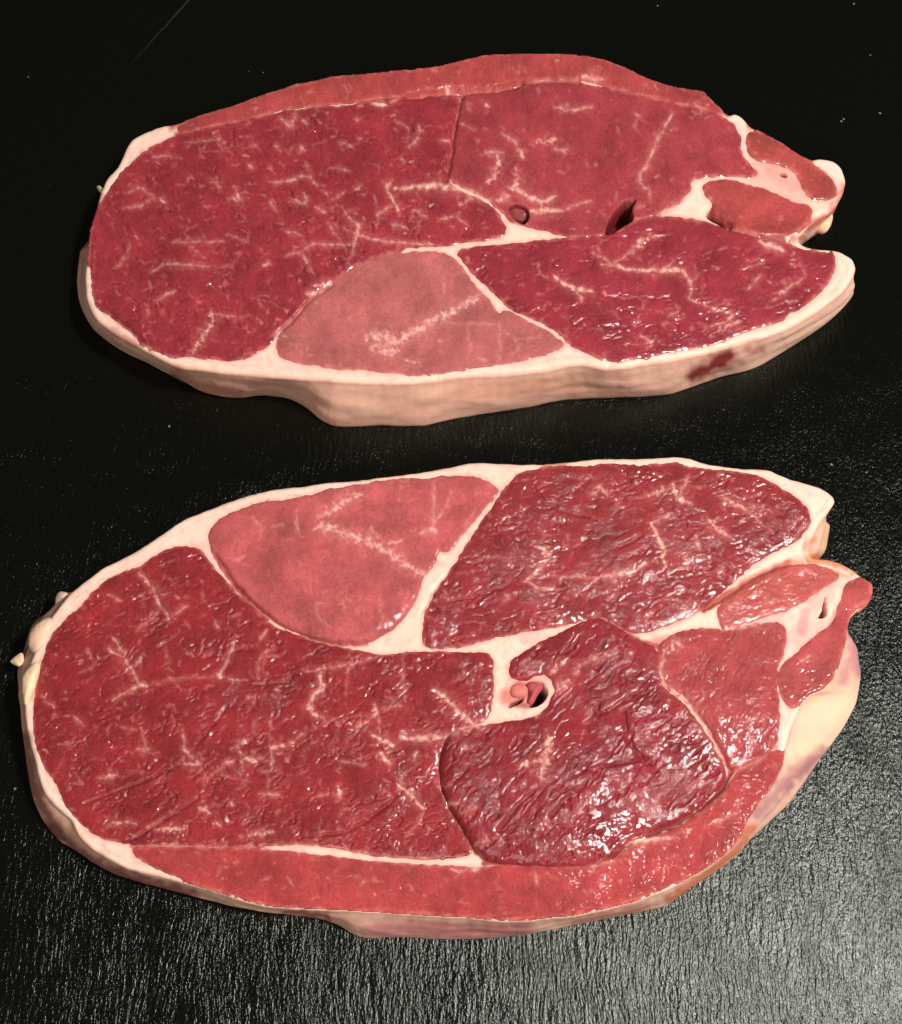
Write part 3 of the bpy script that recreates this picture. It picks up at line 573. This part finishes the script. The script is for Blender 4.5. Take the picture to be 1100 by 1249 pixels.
# ================================================================== steak two
S2 = dict(seed=23, round=6.0, belly=0.3,
 outline=[(26,842,23,845),(29,866,27,868),(33,901,29,897),(42,935,33,935),(52,966,40,975),(69,987,54,1005),(86,1001,72,1026),(92,1018,90,1036),(107,1033,108,1047),(128,1047,132,1062),(155,1060,155,1071),(200,1071,197,1083),(235,1081,235,1093),(280,1095,280,1103),(325,1107,325,1111),(360,1110,360,1116),(400,1112,405,1123),(435,1113,440,1146),(490,1116,485,1142),(550,1120,550,1147),(625,1126,625,1142),(690,1120,692,1130),(750,1108,752,1118),(785,1098,787,1111),(810,1088,814,1105),(860,1063,868,1064),(890,1042,898,1042),(906,1022,912,1027),(914,1001,938,1003),(934,973,964,978),(955,942,990,941),(960,918,1012,911),(966,890,1030,887),(975,868,1040,868),(984,851,1045,856),(1007,842,1049,835),(1022,822,1050,818),(1030,795,1047,806),(1034,775,1045,785),(1036,755),(1045,745),(1057,740),(1065,727),(1066,710),(1055,705),(1041,692),(1014,681),(992,679),(988,674,1006,676),(994,652,1010,655),(1003,634,1012,636),(1014,621),(1021,608),(1007,596),(983,588),(955,580),(934,570),(903,571),(858,564),(834,555),(803,557),(754,558),(723,559),(688,563),(664,567),(616,565),(581,563),(553,568),(522,574),(464,581),(412,587),(360,592),(307,600),(256,619),(224,631),(200,649),(166,671),(131,688),(104,707),(83,724,77,724),(70,740,63,745),(58,756,42,757),(50,772,35,770),(42,792,30,790),(33,815,21,815)],
 height=[(40,850,15),(120,800,18.5),(250,850,20),(450,900,20),(400,680,20),(620,640,20.5),(800,640,20),(960,620,18),(700,950,21),(880,860,19),(960,800,17),(1045,720,14.5),(930,950,17),(800,1080,17.5),(500,1090,17),(250,1060,17),(100,990,16),(250,640,18)],
 muscles=[
  dict(poly=[(60,787),(63,780),(77,760),(104,737),(115,721),(145,700),(169,695),(187,679),(221,667),(244,671),(254,686),(268,703),(292,729),(316,752),(332,764),(350,773),(377,781),(412,791),(440,796),(464,801),(500,797),(526,797),(553,797),(590,797),(599,802),(601,820),(599,866),(584,884),(555,890),(541,903),(534,925),(536,960),(545,984),(560,1008),(574,1034),(572,1042),(530,1047),(500,1046),(460,1043),(432,1037),(400,1032),(370,1029),(330,1031),(250,1031),(170,1029),(148,1028),(121,1020),(104,1008),(90,994),(79,977),(71,956),(55,935),(45,908),(41,877),(45,842),(52,808)],
       col=(144,42,47), bulge=0.7, w=14, bundle=(21,1.5,-0.45,0.34), crinkle=0.11, marb=0.06, wet=0.75),
  dict(poly=[(256,657),(259,644),(276,630),(300,620),(321,613),(345,613),(377,606),(412,596),(439,593),(488,585),(519,586),(553,582),(581,584),(602,594),(608,597),(600,608),(580,630),(563,651),(546,674),(534,667),(526,692),(514,702),(508,726),(497,747),(474,770),(446,784),(412,785),(377,776),(345,764),(321,745),(297,724),(276,700),(261,675)],
       col=(184,86,87), bulge=0.6, w=12, bundle=(15,1.3,0.3,0.10), crinkle=0.045, marb=-0.10, wet=0.45, edge=0.2, lift=[(261,680,1.0),(300,730,1.5),(345,765,1.6),(412,786,1.7),(470,775,1.3),(510,720,0.5),(560,650,0.2),(600,600,0.1),(450,590,0.1),(330,612,0.2),(258,650,0.4)], label='pale pink oval muscle with a white fat fork'),
  dict(poly=[(616,596),(634,579),(664,571),(688,570),(720,571),(741,567),(782,570),(824,565),(844,572),(886,576),(920,580),(944,593),(968,606),(985,622),(988,638),(973,658),(947,669),(920,685),(897,705),(879,721),(854,744),(823,759),(796,768),(768,773),(752,762),(730,750),(695,760),(650,768),(602,777),(567,786),(540,790),(517,788),(517,761),(523,740),(544,706),(565,675),(582,647),(603,618)],
       col=(146,48,53), bulge=0.7, w=12, bundle=(20,1.7,-0.25,0.36), crinkle=0.17, marb=0.04, wet=0.95),
  dict(poly=[(545,901),(556,893),(571,890),(602,884),(636,881),(660,874),(669,862),(675,850),(678,841),(674,830),(667,821),(655,822),(640,828),(626,826),(621,818),(626,806),(653,788),(692,769),(729,752),(755,769),(782,784),(801,794),(804,832),(816,847),(836,861),(857,889),(874,917),(886,943),(878,965),(858,983),(830,1000),(806,1010),(789,1017),(765,1029),(745,1049),(710,1054),(680,1056),(640,1054),(605,1051),(588,1048),(578,1033),(562,1005),(548,982),(539,960),(537,925)],
       col=(142,43,50), w=20, bundle=(21,2.2,-0.75,0.50), crinkle=0.15, marb=-0.10, wet=0.9, edge=0.05,
       lift=[(545,920,2.4),(560,990,3.2),(590,1045,2.8),(640,1055,1.2),(710,1054,0.5),(600,885,0.5),(680,840,0.2),(660,790,0.4),(740,760,0.5),(850,890,0.1),(880,950,0.1),(800,1010,0.3),(700,950,0.9)]),
  dict(poly=[(804,803),(803,790),(814,779),(830,772),(852,768),(874,769),(884,773),(893,768),(927,760),(957,761),(956,795),(945,818),(948,849),(949,877),(946,910),(926,924),(906,937),(890,942),(873,904),(859,880),(838,853),(819,844),(807,830),(806,812)],
       col=(164,64,65), bulge=0.6, w=10, bundle=(17,2.0,-1.1,0.16), crinkle=0.07, marb=-0.25, wet=0.5),
  dict(poly=[(877,742),(885,734),(903,721),(929,699),(956,691),(985,687),(1012,696),(1024,702),(1008,712),(988,727),(962,743),(927,753),(893,765),(882,769),(878,756)],
       col=(182,82,77), bulge=0.6, w=8, bundle=(11,2.2,-0.5,0.14), crinkle=0.07, marb=-0.1, wet=0.6),
  dict(poly=[(1033,712),(1046,707),(1061,711),(1061,725),(1050,738),(1041,746),(1034,757),(1030,775),(1026,794),(1018,818),(1006,838),(988,845),(977,855),(968,864),(959,858),(951,842),(949,822),(959,807),(976,796),(990,781),(1008,769),(1019,758),(1023,742),(1029,728)],
       col=(176,74,74), bulge=0.7, w=9, bundle=(14,1.5,-0.6,0.08), crinkle=0.04, marb=-0.22, wet=0.45),
  dict(poly=[(162,1036),(172,1034),(250,1036),(320,1036),(340,1039),(370,1042),(400,1046),(450,1052),(530,1057),(550,1058),(585,1060),(610,1057),(680,1060),(715,1058),(748,1053),(771,1033),(790,1023),(830,1010),(861,988),(884,970),(896,945),(927,929),(948,915),(956,920),(956,939),(932,970),(911,997),(905,1018),(890,1036),(858,1059),(809,1083),(750,1103),(690,1115),(625,1121),(550,1115),(435,1108),(400,1107),(360,1105),(327,1103),(282,1090),(242,1078),(202,1063),(170,1048)],
       col=(172,62,63), bulge=0.5, w=9, bundle=(16,2.0,0.3,0.08), crinkle=0.035, marb=-0.02, wet=0.3, label='narrow band of lighter red muscle along the edge'),
 ],
 grooves=[('E',[(10,700),(200,680),(330,580),(390,520)],2.2,0.5),('D',[(640,440),(510,500),(300,580)],2.2,0.45),('D',[(700,560),(500,690),(450,710)],2.2,0.5),('D',[(800,240),(700,370)],2,0.4),('D',[(500,160),(700,130)],2,0.3),('E',[(110,100),(105,200)],2,0.4),
  ('D',[(120,270),(210,240),(300,245)],2,0.3),('D',[(900,160),(1040,150)],2,0.4),('A',[(300,575),(350,640)],2.5,0.5),('A',[(500,450),(560,560),(600,620)],2.5,0.4),
  ('F',[(120,260),(130,360),(230,470)],2.6,0.7),('F',[(0,460),(200,420)],2.4,0.6),('y',[(480,740),(620,560),(720,470)],2.5,0.6),('y',[(180,420),(270,330)],2.5,0.5),('y',[(830,640),(960,500)],2.5,0.6),
  ('w',[(850,560),(990,470),(1080,420)],2.5,0.5),
  ('C',[(600,280),(650,320)],2,0.5),('C',[(400,460),(500,500)],2,0.4),('C',[(100,370),(180,330)],2,0.5),('B',[(450,590),(500,500),(560,440)],2,0.4),('B',[(560,560),(650,540),(760,500)],2.5,0.5),('B',[(840,160),(900,230),(1060,270)],2.2,0.5),
  ('C',[(400,585),(480,540),(560,480),(680,425),(760,415)],3.5,1.6),('F',[(320,190),(440,350),(492,465)],2.5,0.7),('F',[(500,465),(450,545),(330,640),(200,690)],3,1.0),('B',[(730,170),(600,370),(520,500)],0.1,0.0),('A',[(760,400),(860,545),(1000,660)],2.5,0.8),('B',[(20,690),(150,715),(250,712)],2.5,0.7)],
 holes=[('w',[(225,330),(330,305),(450,315),(510,400),(450,500),(330,520),(215,520),(205,420)],1.7,9.0),('w',[(420,350),(445,340),(490,420),(450,480),(395,510),(345,508),(390,450),(400,400)],7.0,5.0),('w',[(215,500),(250,460),(300,440),(330,430),(310,470),(250,500),(220,520)],2.5,3.0),
   ('x',[(640,520),(670,480),(685,410),(695,370),(708,378),(700,420),(710,480),(690,515)],5.0,3.0)],
 veins=[('A',[(490,460),(540,510),(560,560),(600,625)],5),('A',[(600,620),(660,580)],4),('A',[(480,670),(560,600)],2.5),('A',[(380,540),(430,560)],2.5),('A',[(940,665),(920,700)],4),('A',[(400,690),(440,745)],4),('A',[(890,265),(925,300),(920,330)],2.5),('A',[(1045,240),(1060,330)],2.5),('A',[(840,420),(865,405)],2),('A',[(760,630),(775,660)],4),('A',[(560,720),(620,680)],2),('A',[(960,300),(1000,290)],2),('A',[(820,410),(880,440)],1.8),
  ('B',[(80,270),(130,240),(200,190),(235,183)],7,2),('B',[(90,290),(160,320),(250,350),(330,385),(400,440),(450,465)],8,2),('B',[(80,300),(150,310)],9,2),('B',[(270,300),(290,340)],4),('B',[(330,360),(380,345)],5),('B',[(490,140),(490,290),(480,310),(430,325)],3.5),('B',[(490,290),(540,220)],3),('B',[(480,300),(495,320)],6),('B',[(300,560),(310,650)],2.2),('B',[(380,590),(400,530)],2),('B',[(80,570),(75,620),(130,660)],1.8),('B',[(170,560),(180,610)],1.8),('B',[(0,280),(20,330)],3),('B',[(550,170),(530,240)],2),
  ('B',[(860,370),(905,400),(870,440),(815,492)],7),('B',[(815,490),(860,520),(920,515)],5),('B',[(1060,190),(1070,150),(1100,185)],4),('B',[(860,470),(1090,480)],2.5),('B',[(740,410),(690,405),(650,412)],2.5),('B',[(640,230),(600,300)],2),
  ('C',[(0,190),(30,170)],4),('C',[(290,150),(310,200),(355,215)],7),('C',[(310,190),(350,120)],4),('C',[(460,190),(500,215),(545,235),(560,245)],5),('C',[(545,235),(600,225),(640,250)],4),('C',[(410,270),(450,310),(490,335)],5),('C',[(370,330),(385,380)],4),('C',[(215,285),(235,330),(265,380),(250,410)],6),('C',[(215,285),(290,250)],5),('C',[(20,480),(130,465),(195,430)],7),('C',[(340,400)],5),('C',[(200,190),(290,160)],4,2),('C',[(560,250),(650,325)],2),
  ('C',[(150,685),(200,690),(280,650)],6),('C',[(290,650),(340,620),(390,600),(450,625)],12),('C',[(280,740),(300,700),(320,720)],5,2),('C',[(500,660),(560,640),(660,625)],8),
  ('D',[(385,35),(440,70),(470,110),(495,165)],5),('D',[(495,165),(440,190),(400,218)],5),('D',[(495,165),(525,165)],6),('D',[(505,50),(480,100)],3),('D',[(775,130)],7),('D',[(775,130),(810,60),(830,0)],3.5),('D',[(780,130),(850,150)],3),('D',[(520,165),(640,140),(770,132)],1.8),('D',[(910,130),(920,60),(970,30)],2.5),('D',[(660,400)],8),('D',[(645,320),(655,400)],3.5),('D',[(660,405),(712,442)],4),('D',[(645,442),(710,440)],4),('D',[(820,385),(845,380)],3),('D',[(870,420),(905,430)],8),('D',[(850,400),(880,420),(965,430)],3.5),('D',[(960,380),(960,465)],3.5),('D',[(955,385),(1000,375)],6),('D',[(790,442),(825,430)],5),('D',[(720,505),(800,440)],2),('D',[(260,270),(300,310)],4),('D',[(485,390),(535,390)],5),('D',[(395,645),(480,650)],5),('D',[(550,670),(655,670)],5),('D',[(920,545),(985,552)],5),('D',[(945,540),(950,480)],2),('D',[(880,692),(965,680)],6),('D',[(700,590),(745,612)],4,2),('D',[(820,580)],4),('D',[(1095,240)],9),('D',[(770,655)],4),('D',[(160,220),(190,235)],3),('D',[(360,490),(410,480)],5,2),('D',[(430,310),(480,320)],2),('D',[(500,310),(520,400)],2),('D',[(1010,380),(1080,330)],3),
  ('E',[(40,115),(200,90),(290,60)],3.5),('E',[(90,120),(95,170),(60,210),(45,250)],6),('E',[(45,250),(110,290)],5),('E',[(210,320),(290,265),(280,230)],5),('E',[(290,265),(320,240),(380,235)],3),('E',[(490,180),(540,210),(580,260),(635,302)],7),('E',[(395,352),(450,350),(530,345)],8),('E',[(530,345),(650,302),(700,290)],8),('E',[(275,340),(345,375)],7),('E',[(300,400),(335,440)],7),('E',[(370,520),(410,550),(450,600)],6),('E',[(450,600),(440,650),(390,700)],2),('E',[(150,525),(162,562)],6),('E',[(430,400),(420,430)],4),('E',[(535,578),(575,585)],5),('E',[(300,330),(295,270)],3),('E',[(190,100),(180,200)],1.5),('E',[(380,70),(390,220)],1.5),('E',[(160,430),(230,440)],2),('E',[(60,560),(140,540)],2),
  ('E',[(905,355),(885,420),(870,495)],6,2),('E',[(880,430),(790,450)],3,2),('w',[(660,290),(720,220),(800,180),(890,160)],5),('w',[(500,290),(560,230),(600,205)],7),('w',[(550,390),(620,350)],9,2),('w',[(880,280),(960,230),(1040,190)],2),('w',[(430,530),(400,570)],7),('y',[(820,110),(800,240),(770,380)],9,2),('y',[(760,270),(640,300)],5,2),('y',[(100,440),(170,435)],2),('y',[(230,630),(330,590)],3),('y',[(320,830),(460,795)],3),('y',[(130,560),(210,555)],5),
  ('F',[(262,40),(245,120),(270,170),(330,200),(380,270),(430,350),(488,462)],6),('F',[(740,80),(775,62)],4),('F',[(500,440),(540,455),(600,430)],3),('F',[(440,650),(520,610)],3),
  ('G',[(640,112),(740,104),(840,122)],6),('G',[(930,135),(1090,148)],6),('G',[(1000,200),(1010,215)],2),('G',[(700,180),(715,200)],2),('G',[(540,150),(530,175)],2),('G',[(880,200),(895,190)],2),('G',[(640,190),(660,180)],2),
  ('H',[(50,160),(70,158)],9),('H',[(205,168),(210,195)],4),('H',[(430,105),(470,88),(540,85)],8),('H',[(330,158),(400,140)],4),('H',[(0,160),(30,170)],5)],
 tint=[('E',[(535,350),(515,430),(520,520),(545,590),(600,670),(640,745)],7,(120,24,34),0.95),('H',[(80,145),(180,155),(260,158)],4,(150,50,52),0.9),('H',[(260,158),(330,152),(395,143),(440,100)],4,(140,40,44),0.9),('F',[(200,692),(320,642),(400,592),(460,545),(495,470)],4,(130,32,36),0.9),('F',[(495,468),(600,425),(660,385)],4,(180,78,72),0.7),('C',[(400,590),(470,545),(560,490),(700,425)],6,(170,70,64),0.9),('p',[(160,1032),(320,1034)],4,(190,90,84),0.8),('C',[(40,620),(100,665),(180,705),(240,720)],4,(150,50,54),0.9),('C',[(700,430),(790,420),(860,440),(900,465)],7,(205,120,88),0.6),
   ('w',[(280,320),(350,330),(420,330)],18,(214,140,128),0.5),('w',[(220,440),(300,400),(330,460)],14,(190,80,80),0.7),('x',[(650,600),(500,650)],20,(224,156,150),0.5),('x',[(700,290),(640,400)],18,(226,150,140),0.5),('x',[(380,520),(250,560)],12,(222,160,150),0.5),('x',[(560,480),(540,600)],8,(205,130,140),0.6),('x',[(830,480),(780,560)],12,(200,110,100),0.7),('x',[(780,560),(760,640)],10,(196,96,92),0.7),('C',[(110,700),(190,720),(270,700)],9,(190,90,86),0.6),('w',[(330,50),(400,30)],9,(215,165,160),0.6),('A',[(760,400),(870,560),(940,625)],4,(150,45,50),0.85),('B',[(20,685),(150,712),(250,708)],3,(160,60,58),0.6)],
 wall_tint=[('p',[(30,900),(40,960),(60,1000),(80,1020)],10,(150,92,92),0.75),('p',[(60,1010),(100,1042),(135,1062),(195,1080),(235,1090)],8,(128,56,60),0.8),('p',[(455,1135),(500,1132),(560,1136),(640,1134)],15,(196,116,122),0.8),('p',[(350,1113),(400,1118)],6,(170,84,84),0.8),('p',[(700,1126),(790,1106)],7,(200,120,112),0.7),('p',[(815,1098),(870,1062),(905,1030),(915,1010)],8,(206,110,78),0.9),('p',[(1010,850),(1030,860),(1010,895),(985,915)],26,(240,202,172),0.95),('p',[(985,880),(1000,890)],18,(238,198,174),0.9),('p',[(955,955),(975,935),(995,925)],12,(196,140,132),0.8),('p',[(925,990),(950,965)],13,(176,122,128),0.8),('p',[(960,958),(985,935),(1005,915)],8,(172,116,122),0.75),('p',[(1046,790),(1046,820)],7,(186,120,130),0.7),('p',[(1040,760),(1040,800),(1030,830)],9,(206,140,140),0.85),('p',[(1060,712),(1066,722),(1055,740)],8,(196,92,72),0.9),('p',[(990,680),(1014,683),(1040,694)],9,(206,122,84),0.9),('p',[(1008,640),(1008,670)],8,(232,182,136),0.8),('p',[(975,668),(990,660)],9,(214,126,100),0.7),
   ('p',[(60,756),(45,775),(35,790)],6,(198,160,140),0.6),('p',[(690,565),(664,568)],5,(190,90,84),0.7)])
s2 = bpy.data.objects.new('raw_steak', None); scn.collection.objects.link(s2)
s2['label'] = 'larger raw meat steak with glistening ridged muscles and a dark vessel hole'; s2['category'] = 'steak'; s2['group'] = 'raw steaks on the slate'
build_steak(S2, s2)
flap('fat_flap', [(66,742),(69,724),(74,721),(84,723),(80,733),(74,744)], 9, 12, 2.5, (226,190,176), FAT, s2, 9)
flap('fat_flap', [(11,807),(20,799),(28,795),(30,806),(24,814),(17,811)], 7, 9, 2.0, (228,196,160), FAT, s2, 10)
flap('fat_flap', [(27,826),(34,815),(45,806),(50,812),(44,835),(36,858),(30,862),(27,845)], 15, 17, 4.0, (240,205,172), FAT, s2, 11)
flap('fat_flap', [(34,790),(36,772),(46,760),(60,752),(68,757),(64,772),(56,788),(44,800)], 14, 17, 5.0, (234,196,170), FAT, s2, 12)
flap('blood_vessel', [(640,836),(648,830),(660,832),(664,838),(656,848),(650,860),(643,860),(646,848)], 18.0, 18.0, 3.4, (176,84,86), VESSEL, s2, 13)
flap('blood_vessel', [(622,838),(634,832),(644,838),(644,850),(632,852),(622,848)], 18.4, 18.4, 2.6, (206,120,116), VESSEL, s2, 14)
